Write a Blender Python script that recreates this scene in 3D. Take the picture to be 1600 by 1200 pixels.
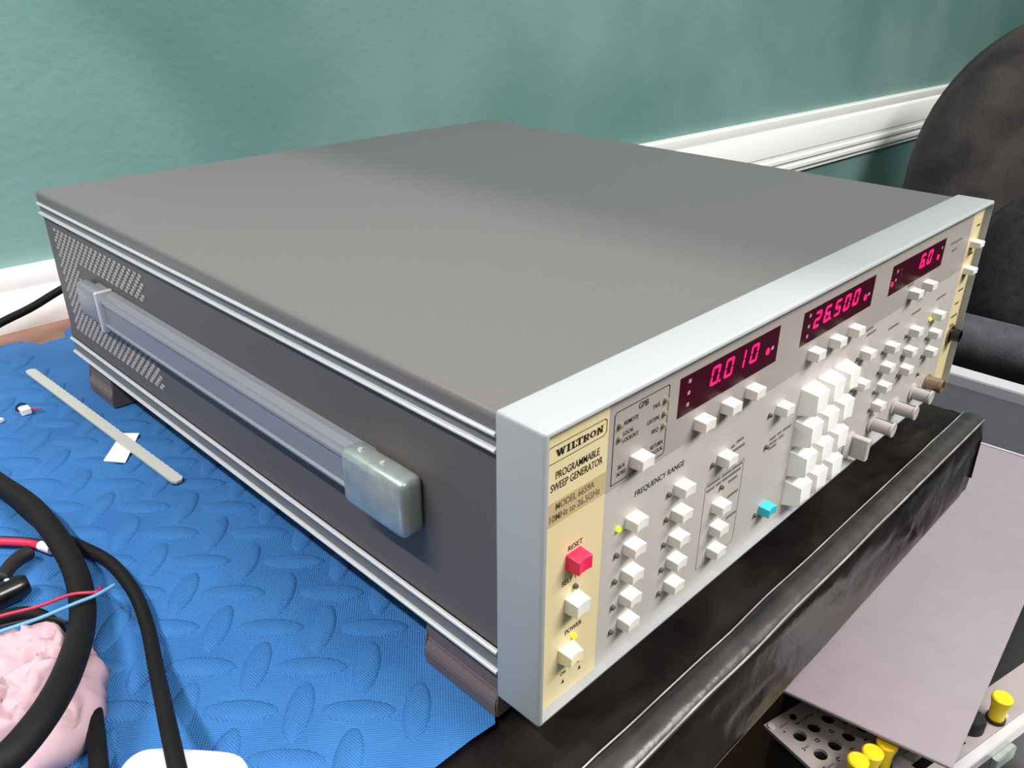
import bpy, bmesh, math, random
from mathutils import Vector, Matrix, noise

for o in list(bpy.data.objects):
    bpy.data.objects.remove(o, do_unlink=True)
scene = bpy.context.scene
COL = scene.collection
R = math.radians
random.seed(7)

# ------------------------------------------------------------------ camera
cam_d = bpy.data.cameras.new('camera')
cam_d.sensor_fit = 'HORIZONTAL'
cam_d.sensor_width = 36.0
cam_d.lens = 36.0 * 1300.8 / 1600.0
cam_d.clip_start = 0.01
cam = bpy.data.objects.new('camera', cam_d)
cam.location = (-0.17238, -0.15486, 0.26589)
cam.rotation_euler = (R(63.5814), R(-0.1539), R(-45.2920))
COL.objects.link(cam)
scene.camera = cam

# ------------------------------------------------------------------ world, lamps, exposure
world = bpy.data.worlds.new('world')
scene.world = world
world.use_nodes = True
bg = world.node_tree.nodes['Background']
bg.inputs[0].default_value = (1.0, 0.975, 0.95, 1)
bg.inputs[1].default_value = 0.68

def area(name, loc, target, sx, sy, power, color=(1, 1, 1)):
    d = bpy.data.lights.new(name, 'AREA')
    d.shape = 'RECTANGLE'
    d.size = sx
    d.size_y = sy
    d.energy = power
    d.color = color
    o = bpy.data.objects.new(name, d)
    o.location = loc
    o.rotation_euler = (Vector(target) - Vector(loc)).to_track_quat('-Z', 'Y').to_euler()
    COL.objects.link(o)
    return o

area('ceiling_tube_lamp', (0.70, -1.15, 1.50), (0.25, 0.05, 0.0), 1.3, 0.35, 44, (1.0, 0.97, 0.94))
ADDED_LAMP = Vector((-0.55, 0.22, 1.00))       # added unseen lamp along y; its hood makes the cover's shadow edge
area('added_strip_light', ADDED_LAMP, (-0.10, 0.22, 0.0), 0.9, 0.03, 11, (1.0, 0.96, 0.94))
vs = scene.view_settings
vs.view_transform = 'Standard'
vs.look = 'None'
vs.exposure = 0.38
vs.gamma = 1.0
vs.use_curve_mapping = False

# ------------------------------------------------------------------ materials
def lin(c):
    return tuple(((v / 255) / 12.92 if v / 255 <= 0.04045 else ((v / 255 + 0.055) / 1.055) ** 2.4) for v in c)

def mat(name, rgb, rough=0.5, metal=0.0, var=0.0, vscale=20.0, bump=0.0, bscale=200.0, bdist=0.001,
        emit=0.0, coat=0.0, trans=0.0, spec=None, rgb2=None, detail=4.0, sheen=0.0):
    m = bpy.data.materials.new(name)
    m.use_nodes = True
    nt = m.node_tree
    p = nt.nodes['Principled BSDF']
    c = lin(rgb) + (1,)
    p.inputs['Base Color'].default_value = c
    p.inputs['Roughness'].default_value = rough
    p.inputs['Metallic'].default_value = metal
    if spec is not None:
        p.inputs['Specular IOR Level'].default_value = spec
    if coat:
        p.inputs['Coat Weight'].default_value = coat
    if trans:
        p.inputs['Transmission Weight'].default_value = trans
    if sheen:
        p.inputs['Sheen Weight'].default_value = sheen
    tc = nt.nodes.new('ShaderNodeTexCoord')
    if var or rgb2:
        n = nt.nodes.new('ShaderNodeTexNoise')
        n.inputs['Scale'].default_value = vscale
        n.inputs['Detail'].default_value = detail
        nt.links.new(tc.outputs['Object'], n.inputs['Vector'])
        ramp = nt.nodes.new('ShaderNodeValToRGB')
        a = lin(rgb)
        if rgb2:
            b = lin(rgb2)
        else:
            b = tuple(min(1, v * (1 + var)) for v in a)
            a = tuple(v * (1 - var) for v in a)
        ramp.color_ramp.elements[0].position = 0.33
        ramp.color_ramp.elements[1].position = 0.67
        ramp.color_ramp.elements[0].color = a + (1,)
        ramp.color_ramp.elements[1].color = b + (1,)
        nt.links.new(n.outputs['Fac'], ramp.inputs['Fac'])
        nt.links.new(ramp.outputs['Color'], p.inputs['Base Color'])
    if bump:
        n2 = nt.nodes.new('ShaderNodeTexNoise')
        n2.inputs['Scale'].default_value = bscale
        n2.inputs['Detail'].default_value = 3
        nt.links.new(tc.outputs['Object'], n2.inputs['Vector'])
        bn = nt.nodes.new('ShaderNodeBump')
        bn.inputs['Strength'].default_value = bump
        bn.inputs['Distance'].default_value = bdist
        nt.links.new(n2.outputs['Fac'], bn.inputs['Height'])
        nt.links.new(bn.outputs['Normal'], p.inputs['Normal'])
    if emit:
        p.inputs['Emission Color'].default_value = c
        p.inputs['Emission Strength'].default_value = emit
    return m

def weave_mat(name, rgb, rgb2, pitch, rough=0.75):
    """foam mat: blue with a fine woven emboss"""
    m = mat(name, rgb, rough, rgb2=rgb2, vscale=14, detail=6)
    nt = m.node_tree
    p = nt.nodes['Principled BSDF']
    tc = [n for n in nt.nodes if n.type == 'TEX_COORD'][0]
    mp = nt.nodes.new('ShaderNodeMapping')
    mp.inputs['Rotation'].default_value = (0, 0, R(40))
    nt.links.new(tc.outputs['Object'], mp.inputs['Vector'])
    hs = []
    for d in ('X', 'Y'):
        w = nt.nodes.new('ShaderNodeTexWave')
        w.bands_direction = d
        w.inputs['Scale'].default_value = 0.314 / pitch
        w.inputs['Distortion'].default_value = 0.6
        w.inputs['Detail'].default_value = 1
        nt.links.new(mp.outputs['Vector'], w.inputs['Vector'])
        hs.append(w)
    mx = nt.nodes.new('ShaderNodeMath')
    mx.operation = 'ADD'
    nt.links.new(hs[0].outputs['Fac'], mx.inputs[0])
    nt.links.new(hs[1].outputs['Fac'], mx.inputs[1])
    b = nt.nodes.new('ShaderNodeBump')
    b.inputs['Strength'].default_value = 0.55
    b.inputs['Distance'].default_value = 0.0006
    nt.links.new(mx.outputs[0], b.inputs['Height'])
    nt.links.new(b.outputs['Normal'], p.inputs['Normal'])
    return m

M = {}
M['wall'] = mat('teal_wall_paint', (84, 127, 121), 0.5, rgb2=(120, 152, 147), vscale=3.2, detail=7, bump=0.25, bscale=120, bdist=0.002)
M['rail'] = mat('white_rail_paint', (250, 249, 247), 0.4)
M['floor'] = mat('dark_floor', (34, 32, 33), 0.6, var=0.3, vscale=8)
M['wood'] = mat('brown_wood', (160, 116, 96), 0.55, rgb2=(132, 90, 72), vscale=30)
M['plastic_black'] = mat('black_plastic_sheet', (19, 16, 16), 0.24, bump=0.3, bscale=70, bdist=0.002, rgb2=(40, 35, 33), vscale=22, spec=0.13)
M['tape'] = mat('grey_edge_tape', (48, 46, 46), 0.3, var=0.3, vscale=70, bump=0.4, bscale=120, bdist=0.001)
M['bead'] = mat('tape_highlight_grey', (150, 146, 144), 0.25, var=0.35, vscale=50)  # pale grey puts the tape's highlights into the colour
M['mat'] = weave_mat('blue_foam', (38, 102, 168), (54, 122, 188), 0.00115)
M['cover'] = mat('grey_vinyl_paint', (104, 101, 101), 0.42, bump=0.12, bscale=1500, bdist=0.0004, var=0.04, vscale=900)
M['side'] = mat('dark_grey_vinyl', (90, 84, 84), 0.55, bump=0.15, bscale=1500, bdist=0.0004, var=0.05, vscale=900)
M['alu'] = mat('brushed_aluminium', (214, 213, 216), 0.32, metal=0.35)
M['channel'] = mat('grey_anodised', (112, 113, 115), 0.5, metal=0.1)
M['bezel'] = mat('pale_grey_paint', (164, 168, 170), 0.38, bump=0.06, bscale=900, bdist=0.0003)
M['panel'] = mat('warm_grey_panel', (186, 180, 174), 0.42)
M['panel_dark'] = mat('taupe_grey_panel', (164, 156, 151), 0.42)
M['cream'] = mat('cream_panel', (222, 205, 160), 0.38)
M['tan'] = mat('tan_panel', (192, 170, 130), 0.4)
M['ink'] = mat('black_print', (40, 38, 38), 0.6)
M['ink_grey'] = mat('grey_print', (112, 105, 102), 0.6)
M['ink_brown'] = mat('brown_print', (104, 84, 56), 0.6)
M['ink_pale'] = mat('pale_print', (190, 130, 150), 0.6)
M['button'] = mat('white_button', (232, 226, 219), 0.38)
M['key'] = mat('white_key', (250, 247, 243), 0.35)
M['pink'] = mat('pink_red_button', (238, 40, 84), 0.35)
M['teal'] = mat('teal_button', (62, 190, 208), 0.35)
M['ivory'] = mat('ivory_button', (244, 232, 200), 0.38)
M['window'] = mat('dark_red_window', (58, 4, 24), 0.25)  # red raised to include the glow of the lit digits
M['digit'] = mat('lit_red_digit', (255, 18, 92), 0.4, emit=1.4)
M['digit_dim'] = mat('dim_red_digit', (120, 30, 55), 0.4)
M['led'] = mat('unlit_led', (92, 84, 66), 0.25)
M['led_amber'] = mat('clear_led', (150, 138, 112), 0.2)
M['led_green'] = mat('lit_yellow_green_led', (190, 225, 20), 0.3, emit=0.7)
M['led_yellow'] = mat('lit_yellow_led', (226, 214, 30), 0.3, emit=0.5)
M['steel'] = mat('worn_chrome', (176, 186, 182), 0.33, metal=0.55, var=0.12, vscale=120, bump=0.15, bscale=150, bdist=0.001)
M['strap'] = mat('grey_strap', (136, 138, 146), 0.4, metal=0.15)
M['slot'] = mat('pale_slot', (176, 170, 170), 0.6)
M['foot'] = mat('brown_grey_foot', (104, 90, 90), 0.55)
M['knob'] = mat('pale_mauve_knob', (186, 176, 176), 0.4)
M['knob_tan'] = mat('nickel_connector', (158, 136, 112), 0.3, metal=0.6)
M['black'] = mat('black_rubber', (20, 18, 19), 0.6, bump=0.2, bscale=800, bdist=0.0003)
M['black_gloss'] = mat('black_gloss', (12, 11, 12), 0.25)
M['cable'] = mat('black_cable_jacket', (15, 13, 12), 0.65, var=0.25, vscale=60, spec=0.25)
M['red_wire'] = mat('red_wire', (226, 36, 78), 0.4)
M['crimson_wire'] = mat('crimson_wire', (168, 32, 62), 0.45)
M['blue_wire'] = mat('pale_blue_wire', (94, 150, 186), 0.45)
M['tie'] = mat('milky_nylon', (196, 196, 190), 0.45)
M['paper'] = mat('white_paper', (250, 248, 244), 0.7)
M['white'] = mat('white_plastic', (244, 242, 242), 0.35)
M['tissue'] = mat('pale_pink_cloth', (184, 154, 163), 0.75, var=0.06, vscale=40)
M['fabric'] = mat('black_chair_fabric', (58, 52, 52), 0.8, rgb2=(88, 80, 79), vscale=16, detail=7, bump=0.4, bscale=160, bdist=0.002)
M['fabric2'] = mat('charcoal_seat_fabric', (66, 64, 70), 0.8, rgb2=(88, 85, 92), vscale=40, detail=6, bump=0.4, bscale=260, bdist=0.002)  # seat colour lightened for the light on its front roll
M['fabric_shaded'] = mat('shaded_pad_fabric', (46, 44, 48), 0.8, rgb2=(62, 59, 63), vscale=60, detail=6, bump=0.5, bscale=260, bdist=0.002)  # pad colour darkened for the shade it sits in
M['casegrey'] = mat('slate_grey_lid', (64, 64, 72), 0.6, var=0.08, vscale=90)
M['rim'] = mat('light_grey_rim', (196, 194, 200), 0.5)
M['sheet'] = mat('mauve_grey_sheet', (150, 140, 147), 0.55, var=0.03, vscale=60)
M['faceplate'] = mat('grey_faceplate', (160, 150, 148), 0.45, var=0.06, vscale=40)
M['yellow'] = mat('yellow_knob', (240, 206, 20), 0.45)
M['darkbox'] = mat('dark_grey_steel', (46, 43, 44), 0.5)
M['bench'] = mat('dark_brown_shelf', (52, 38, 34), 0.6)

# ------------------------------------------------------------------ mesh helpers
WORLD = {}      # world location of every parent used

def wpos(o):
    return WORLD.get(o.name, Vector((0, 0, 0)))

def link(name, me, m=None, parent=None, loc=(0, 0, 0), rot=None):
    o = bpy.data.objects.new(name, me)
    COL.objects.link(o)
    if m is not None and me is not None and not me.materials:
        me.materials.append(m)
    loc = Vector(loc)
    if parent is not None:
        o.parent = parent
        o.location = loc - wpos(parent)
    else:
        o.location = loc
    if rot:
        o.rotation_euler = rot
    WORLD[o.name] = loc
    return o

def mesh(name, bm, smooth=False):
    bmesh.ops.recalc_face_normals(bm, faces=bm.faces)
    me = bpy.data.meshes.new(name)
    bm.to_mesh(me)
    bm.free()
    if smooth:
        for p in me.polygons:
            p.use_smooth = True
        if smooth != 'all':
            me.set_sharp_from_angle(angle=R(38))
    return me

def obj(name, bm, m, parent=None, smooth=False, loc=None):
    """mesh built in world coordinates; its origin goes to the centre of its base"""
    xs = [v.co.x for v in bm.verts]; ys = [v.co.y for v in bm.verts]; zs = [v.co.z for v in bm.verts]
    c = Vector(((min(xs) + max(xs)) / 2, (min(ys) + max(ys)) / 2, min(zs))) if loc is None else Vector(loc)
    bmesh.ops.translate(bm, verts=bm.verts, vec=-c)
    return link(name, mesh(name, bm, smooth), m, parent, c)

def thing(name, loc, label, cat, group=None):
    o = link(name, None, loc=loc)
    o.empty_display_size = 0.02
    return tag(o, label, cat, group)

def tag(o, label=None, cat=None, group=None, kind=None):
    if label: o['label'] = label
    if cat: o['category'] = cat
    if group: o['group'] = group
    if kind: o['kind'] = kind
    return o

def box(bm, x0, x1, y0, y1, z0, z1, bev=0.0, seg=2):
    g = bmesh.ops.create_cube(bm, size=1.0)
    vs_ = g['verts']
    bmesh.ops.scale(bm, verts=vs_, vec=(x1 - x0, y1 - y0, z1 - z0))
    bmesh.ops.translate(bm, verts=vs_, vec=((x0 + x1) / 2, (y0 + y1) / 2, (z0 + z1) / 2))
    if bev:
        es = list({e for v in vs_ for e in v.link_edges})
        bmesh.ops.bevel(bm, geom=es, offset=bev, segments=seg, affect='EDGES', profile=0.5)
    return bm

def B(*a, **k):
    return box(bmesh.new(), *a, **k)

def prism(bm, prof, axis, a, b):
    """closed profile extruded along an axis; prof = (u, v) pairs. x: (y,z); y: (x,z); z: (x,y)"""
    def P(u, v, t):
        return {'x': (t, u, v), 'y': (u, t, v), 'z': (u, v, t)}[axis]
    v0 = [bm.verts.new(P(u, v, a)) for u, v in prof]
    v1 = [bm.verts.new(P(u, v, b)) for u, v in prof]
    n = len(prof)
    bm.faces.new(v0); bm.faces.new(v1[::-1])
    for i in range(n):
        j = (i + 1) % n
        bm.faces.new((v0[i], v0[j], v1[j], v1[i]))
    return bm

def lathe(bm, prof, seg=20, axis='z', c=(0, 0, 0)):
    """prof = (radius, t) along axis; caps where radius is 0"""
    rings = []
    c = Vector(c)
    for r, t in prof:
        ring = []
        for k in range(seg):
            a = 2 * math.pi * k / seg
            u, v = r * math.cos(a), r * math.sin(a)
            p = {'z': (u, v, t), 'y': (u, t, v), 'x': (t, u, v)}[axis]
            ring.append(bm.verts.new(c + Vector(p)))
            if r == 0: break
        rings.append(ring)
    for a, b in zip(rings, rings[1:]):
        for k in range(seg):
            j = (k + 1) % seg
            if len(a) == 1 and len(b) == 1: continue
            if len(a) == 1: bm.faces.new((a[0], b[k], b[j]))
            elif len(b) == 1: bm.faces.new((a[k], a[j], b[0]))
            else: bm.faces.new((a[k], a[j], b[j], b[k]))
    if len(rings[0]) > 1: bm.faces.new(rings[0][::-1])
    if len(rings[-1]) > 1: bm.faces.new(rings[-1])
    return bm

def smooth_path(pts, n=10):
    pts = [Vector(p) for p in pts]
    out = []
    P_ = [pts[0] * 2 - pts[1]] + pts + [pts[-1] * 2 - pts[-2]]
    for i in range(1, len(P_) - 2):
        a, b, c, d = P_[i - 1:i + 3]
        for k in range(n):
            t = k / n
            out.append(0.5 * ((2 * b) + (c - a) * t + (2 * a - 5 * b + 4 * c - d) * t * t + (3 * b - a - 3 * c + d) * t ** 3))
    out.append(pts[-1])
    return out

def tube(bm, pts, r, seg=12, n=10):
    path = smooth_path(pts, n) if n else [Vector(p) for p in pts]
    rings = []
    up = Vector((0.13, 0.21, 0.97)).normalized()
    for i, p in enumerate(path):
        t = (path[min(i + 1, len(path) - 1)] - path[max(i - 1, 0)]).normalized()
        s = t.cross(up)
        if s.length < 1e-4: s = t.cross(Vector((1, 0, 0)))
        s.normalize()
        u = s.cross(t).normalized()
        rr = r(i / (len(path) - 1)) if callable(r) else r
        rings.append([bm.verts.new(p + rr * (math.cos(2 * math.pi * k / seg) * s + math.sin(2 * math.pi * k / seg) * u)) for k in range(seg)])
    for a, b in zip(rings, rings[1:]):
        for k in range(seg):
            j = (k + 1) % seg
            bm.faces.new((a[k], a[j], b[j], b[k]))
    bm.faces.new(rings[0][::-1]); bm.faces.new(rings[-1])
    return bm

mm = 0.001
PY = 0.0040           # face of the front panel

def plate(bm, x0, x1, z0, z1, y0, y1):
    return box(bm, x0 * mm, x1 * mm, y0 * mm, y1 * mm, z0 * mm, z1 * mm)

def text(s, x, z, h, parent, m, width=None, y=PY - 0.00012, align='LEFT', shear=0.0):
    """flat printed lettering on the panel, baseline-left at x,z (mm), cap height h (mm)"""
    cu = bpy.data.curves.new('lettering', 'FONT')
    cu.body = s
    cu.size = h / 0.70 * mm
    cu.align_x = 'LEFT'
    cu.resolution_u = 3
    cu.shear = shear
    cu.offset = 0.00004
    t = bpy.data.objects.new('lettering', cu)
    COL.objects.link(t)
    dg = bpy.context.evaluated_depsgraph_get()
    me = bpy.data.meshes.new_from_object(t.evaluated_get(dg))
    bpy.data.objects.remove(t, do_unlink=True)
    me.materials.clear()
    w = max((v.co.x for v in me.vertices), default=1)
    k = (width * mm / w) if width else 1.0
    for v in me.vertices:
        v.co = (v.co.x * k, 0, v.co.y)
    return link('lettering', me, m, parent, (x * mm, y, z * mm))

def line_loop(pts, w, parent, m, name='outline', closed=True, y=PY - 0.0001):
    """thin printed outline from straight segments (mm)"""
    bm = bmesh.new()
    n = len(pts)
    for i in range(n if closed else n - 1):
        a = Vector(pts[i]); b = Vector(pts[(i + 1) % n])
        d = (b - a).normalized(); nn = Vector((-d.y, d.x)) * w / 2
        a2 = a - d * w / 2; b2 = b + d * w / 2
        q = [a2 + nn, a2 - nn, b2 - nn, b2 + nn]
        bm.faces.new([bm.verts.new((p.x * mm, y, p.y * mm)) for p in q])
    return obj(name, bm, m, parent)

# ------------------------------------------------------------------ the setting
FLOOR = -0.776
tag(obj('floor', B(-2.2, 4.2, -2.6, 1.2, FLOOR - 0.05, FLOOR), M['floor']), kind='structure')
WA = R(-2.4)                       # the wall is turned a little against the table
def wall_pt(s, d, z):              # s along the wall, d out of it towards the room
    return Vector((s * math.cos(WA) + d * math.sin(WA), 0.662 + s * math.sin(WA) - d * math.cos(WA), z))
def wall_prism(prof, s0, s1):
    bm = bmesh.new()
    v0 = [bm.verts.new(wall_pt(s0, d, z)) for d, z in prof]
    v1 = [bm.verts.new(wall_pt(s1, d, z)) for d, z in prof]
    n = len(prof)
    bm.faces.new(v0); bm.faces.new(v1[::-1])
    for i in range(n):
        j = (i + 1) % n
        bm.faces.new((v0[i], v0[j], v1[j], v1[i]))
    return bm
for nm, b in (('wall_left', (-2.3, -2.2, -2.7, 1.2)), ('wall_right', (4.2, 4.3, -2.7, 1.2)), ('wall_front', (-2.2, 4.2, -2.7, -2.6))):
    tag(obj(nm, B(*b, FLOOR, 1.9), M['wall']), kind='structure')
tag(obj('wall_back', wall_prism([(0, FLOOR), (0, 1.9), (-0.1, 1.9), (-0.1, FLOOR)], -2.2, 4.2), M['wall']), kind='structure')
rp = [(0, 0.028), (0.012, 0.028), (0.014, 0.026), (0.014, 0.012), (0.0125, 0.010), (0.016, 0.008), (0.018, 0.004),
      (0.018, -0.036), (0.0145, -0.040), (0.0145, -0.046), (0.0185, -0.048), (0.0185, -0.054), (0.0135, -0.056), (0.0135, -0.062),
      (0.0165, -0.064), (0.0165, -0.070), (0.009, -0.075), (0.009, -0.081), (0, -0.081)]
tag(obj('trim_1', wall_prism(rp, -2.2, 4.2), M['rail'], smooth=True), kind='structure')

# ------------------------------------------------------------------ work table
TX0, TX1, TY0, TY1 = -0.75, 0.431, -0.0285, 0.640
TOP = -0.0220
tb = thing('work_table', (-0.15, 0.3, FLOOR), 'wooden work table with its front wrapped in glossy black plastic', 'table')
obj('table_top', B(TX0, TX1, TY0, TY1, -0.0845, TOP - 0.0006, bev=0.002, seg=1), M['wood'], tb)
obj('apron', B(TX0 + 0.05, TX1 - 0.05, 0.012, 0.03, -0.188, -0.0845), M['wood'], tb)
obj('apron', B(TX0 + 0.05, TX1 - 0.05, TY1 - 0.05, TY1 - 0.03, -0.188, -0.0845), M['wood'], tb)
for lx in (TX0 + 0.06, TX1 - 0.11):
    for ly in (0.03, TY1 - 0.1):
        obj('leg', B(lx, lx + 0.05, ly, ly + 0.05, FLOOR, -0.0845, bev=0.003, seg=1), M['wood'], tb)
# the plastic: a wrinkled skin over top, front edge and right end
bm = bmesh.new()
prof = [(0.20, 0), (0.12, 0), (0.06, 0)] + [(0.045 - 0.004 * k, 0) for k in range(14)] + [(-0.0120, 0.0002), (-0.0155, 0.0008), (-0.0195, 0.0014), (-0.0235, 0.0012), (-0.0275, 0.0006), (-0.0288, -0.002)] + \
       [(-0.0292, -0.006 - 0.0052 * k) for k in range(10)] + [(-0.0288, -0.0582)]
NX = 300
grid = []
for i in range(NX + 1):
    x = TX0 + (TX1 + 0.003 - TX0) * i / NX
    row = []
    for k, (y, dz) in enumerate(prof):
        f = 0 if k < 3 else 1
        if dz < -0.004:                                    # front: long streaks along the edge
            q = Vector((x * 9, 0, dz * 90 + x * 5))
            w = 0.0012 * (1 - abs(noise.noise(q)) * 2.4) ** 3 if noise.noise(q * 0.7 + Vector((4, 4, 4))) > -0.1 else 0
            w += noise.noise(Vector((x * 40, 0, dz * 60))) * 0.0005
            row.append(bm.verts.new((x, y - max(w, -0.0003) - 0.0004, TOP + 0.0006 + dz)))
        else:                                              # top: loose creases running askew
            q = Vector((x * 14 + y * 22, y * 30 - x * 6, 1.7))
            q += 0.5 * Vector((noise.noise(q * 0.8), noise.noise(q * 0.8 + Vector((9, 1, 3))), 0))
            w = 0.0015 * max(0, 1 - abs(noise.noise(q)) * 4.5) + 0.0009 * max(0, 1 - abs(noise.noise(q * 2.1 + Vector((2, 7, 1)))) * 4) + 0.0006 * noise.noise(q * 3)
            w *= 0.35 if y < -0.011 else 1.0
            row.append(bm.verts.new((x, y, TOP + 0.0009 + dz + max(w, -0.0005) * f)))
    grid.append(row)
for i in range(NX):
    for k in range(len(prof) - 1):
        bm.faces.new((grid[i][k], grid[i][k + 1], grid[i + 1][k + 1], grid[i + 1][k]))
end = grid[-1]                       # right end, folded down
low = []
for k, v in enumerate(end):
    w = noise.noise(Vector((v.co.y * 60, 3, 1))) * 0.002
    low.append(bm.verts.new((v.co.x + 0.002 + abs(w), v.co.y, min(v.co.z, TOP - 0.048 + w) if v.co.z > TOP - 0.04 else v.co.z - 0.0005)))
for k in range(len(end) - 1):
    bm.faces.new((end[k], end[k + 1], low[k + 1], low[k]))
o = obj('plastic_cover', bm, M['plastic_black'], tb, smooth='all')
tag(o, 'glossy black plastic wrap')

# tape wrapped along the front edge, pale beads on both borders stand in for its highlights
def wob(x, k): return 0.0007 * noise.noise(Vector((x * 20, k, 0))) + 0.0004 * noise.noise(Vector((x * 70, k, 3)))
bm = bmesh.new()
rows = []
for i in range(121):
    x = TX0 + (TX1 + 0.0015 - TX0) * i / 120
    rows.append([bm.verts.new((x, y + wob(x, 1) * f, TOP + z + 0.0012 * abs(noise.noise(Vector((x * 40, j, 8)))))) for j, (y, z, f) in enumerate(((-0.0145, 0.0022, 1), (-0.0185, 0.0046, 1), (-0.0230, 0.0048, 1), (-0.0270, 0.0040, 1), (-0.0296, 0.0012, 0)))])
for a, b in zip(rows, rows[1:]):
    for j in range(4): bm.faces.new((a[j], b[j], b[j + 1], a[j + 1]))
tp = obj('edge_tape', bm, M['tape'], tb, smooth='all')
for k, (y, z, r_) in enumerate(((-0.0150, 0.0040, 0.0004), (-0.0292, 0.0030, 0.0006))):
    obj('tape_highlight', tube(bmesh.new(), [(TX0 + (TX1 + 0.001 - TX0) * i / 60, y + wob(i * 0.02, k + 4), TOP + z + 0.4 * wob(i * 0.02, k + 9)) for i in range(61)], r_, 8, 2), M['bead'], tp, smooth='all')

# ------------------------------------------------------------------ foam mat
MZ = -0.0172
mx0, mx1, my0, my1 = -0.33, 0.415, 0.0262, 0.602
fm = thing('foam_mat', (0.04, 0.31, TOP + 0.001), 'blue foam mat with raised oval treads under the instrument', 'mat')
bm = bmesh.new()
pts = [(mx0, my0 + 0.004), (-0.06, my0 + 0.001), (-0.012, my0 + 0.0002), (0.0005, my0 - 0.0010), (0.004, my0 + 0.003), (0.010, my0 + 0.016), (0.2, my0 + 0.02), (mx1, my0 + 0.02), (mx1, my1), (0.10, my1), (0.048, my1 - 0.002),
       (0.031, my1 - 0.004), (0.028, my1 - 0.020), (0.006, my1 - 0.022), (-0.004, my1 - 0.004), (-0.05, my1 + 0.001), (mx0, my1)]
prism(bm, pts, 'z', TOP + 0.0012, MZ - 0.0002)
for v in bm.verts:
    if v.co.z < MZ - 0.001 and v.co.y < 0.06: v.co.y += 0.005
obj('foam_slab', bm, M['mat'], fm)
# oval treads, alternately turned by 90 degrees
def tread_mesh():
    bm = bmesh.new()
    A, Bw, n = 0.0165, 0.0060, 18
    rings = []
    for s, h in ((1.0, 0.0), (0.95, 0.0006), (0.80, 0.0012), (0.4, 0.0015)):
        rings.append([bm.verts.new((A * s * math.cos(2 * math.pi * k / n) * (1 if s > .5 else .9), Bw * (s if s > .9 else s * s) * math.sin(2 * math.pi * k / n), h)) for k in range(n)])
    for a, b in zip(rings, rings[1:]):
        for k in range(n):
            j = (k + 1) % n
            bm.faces.new((a[k], a[j], b[j], b[k]))
    bm.faces.new(rings[-1])
    return mesh('tread', bm, 'all')
tm = tread_mesh()
tm.materials.append(M['mat'])
L = 0.0355
rest = bmesh.new()
count = 0
for t in (0, 1):
    for i in range(-9, 13):
        for j in range(-3, 18):
            x = -0.036 + L * (i + 0.5 * t); y = 0.0715 + L * (j + 0.5 * t)
            if not (mx0 + 0.016 < x < mx1 - 0.016 and my0 + 0.014 < y < my1 - 0.016): continue
            if x > -0.012 and (y < 0.10 or y > 0.41) and y > 0: continue
            rot = R(-45) if t == 0 else R(45)
            if -0.2 < x < 0.03 and y < 0.59 and count < 300:
                link('tread', tm, None, fm, (x, y, MZ - 0.0003), (0, 0, rot)); count += 1
            else:
                tmp = bmesh.new(); tmp.from_mesh(tm)
                bmesh.ops.rotate(tmp, verts=tmp.verts, matrix=Matrix.Rotation(rot, 3, 'Z'))
                sx = 0.25 if x > 0.03 else 1.0
                bmesh.ops.translate(tmp, verts=tmp.verts, vec=(x, y, MZ - 0.0003 - (0.0008 if x > 0.0 else 0)))
                me = bpy.data.meshes.new('tmp'); tmp.to_mesh(me); tmp.free()
                rest.from_mesh(me); bpy.data.meshes.remove(me)
tag(obj('treads', rest, M['mat'], fm, smooth='all'), kind='stuff')

# ------------------------------------------------------------------ the sweep generator
W, H, BD, D = 0.432, 0.1328, 0.0238, 0.4725
sg = thing('sweep_generator', (W / 2, D / 2, MZ + 0.001), 'large grey rack-mount sweep generator with red displays and white buttons', 'instrument')
SY = BD + 0.0002
# body
obj('chassis', B(0.004, W - 0.004, SY, D - 0.004, 0.0095, 0.127), M['side'], sg)
bm = bmesh.new()
def roundtop(x0, x1, z0, z1, r, n=6):
    p = [(x0, z0), (x1, z0)]
    for k in range(n + 1):
        a = R(90) * k / n
        p.append((x1 - r + r * math.cos(a), z1 - r + r * math.sin(a)))
    for k in range(n + 1):
        a = R(90) * k / n
        p.append((x0 + r - r * math.sin(a), z1 - r + r * math.cos(a)))
    return p
prism(bm, roundtop(0.0012, W - 0.0012, 0.1232, 0.1314, 0.0036), 'y', SY, D)
obj('top_cover', bm, M['cover'], sg, smooth=True)
obj('bottom_cover', B(0.002, W - 0.002, SY, D, 0.008, 0.0112, bev=0.001, seg=1), M['side'], sg)
for s in (0, 1):
    def X(x): return x if s == 0 else W - x
    def pr(prof): return [(X(u), v) for u, v in prof]
    bm = bmesh.new()
    obj('side_panel', prism(bm, pr([(0.0024, 0.0232), (0.0024, 0.1148), (0.006, 0.1148), (0.006, 0.0232)]), 'y', SY, D - 0.001), M['side'], sg)
    for z0, z1 in ((0.1148, 0.1236), (0.0110, 0.0236)):
        r_ = obj('side_rail', prism(bmesh.new(), pr([(0.006, z0), (0.0018, z0), (0.0018, z1), (0.006, z1)]), 'y', SY, D), M['channel'], sg)
        for za, zb in ((z0, z0 + 0.0021), (z1 - 0.0021, z1)):
            c = (za + zb) / 2; h = (zb - za) / 2
            p = [(0.003, za)] + [(0.0012 - 0.0014 * math.cos(R(-90 + 180 * k / 6)), c + h * math.sin(R(-90 + 180 * k / 6))) for k in range(7)] + [(0.003, zb)]
            obj('rail_lip', prism(bmesh.new(), pr(p), 'y', SY, D), M['alu'], r_, smooth=True)
obj('rear_panel', B(0.003, W - 0.003, D - 0.004, D - 0.0005, 0.009, 0.1225), M['side'], sg)
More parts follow.
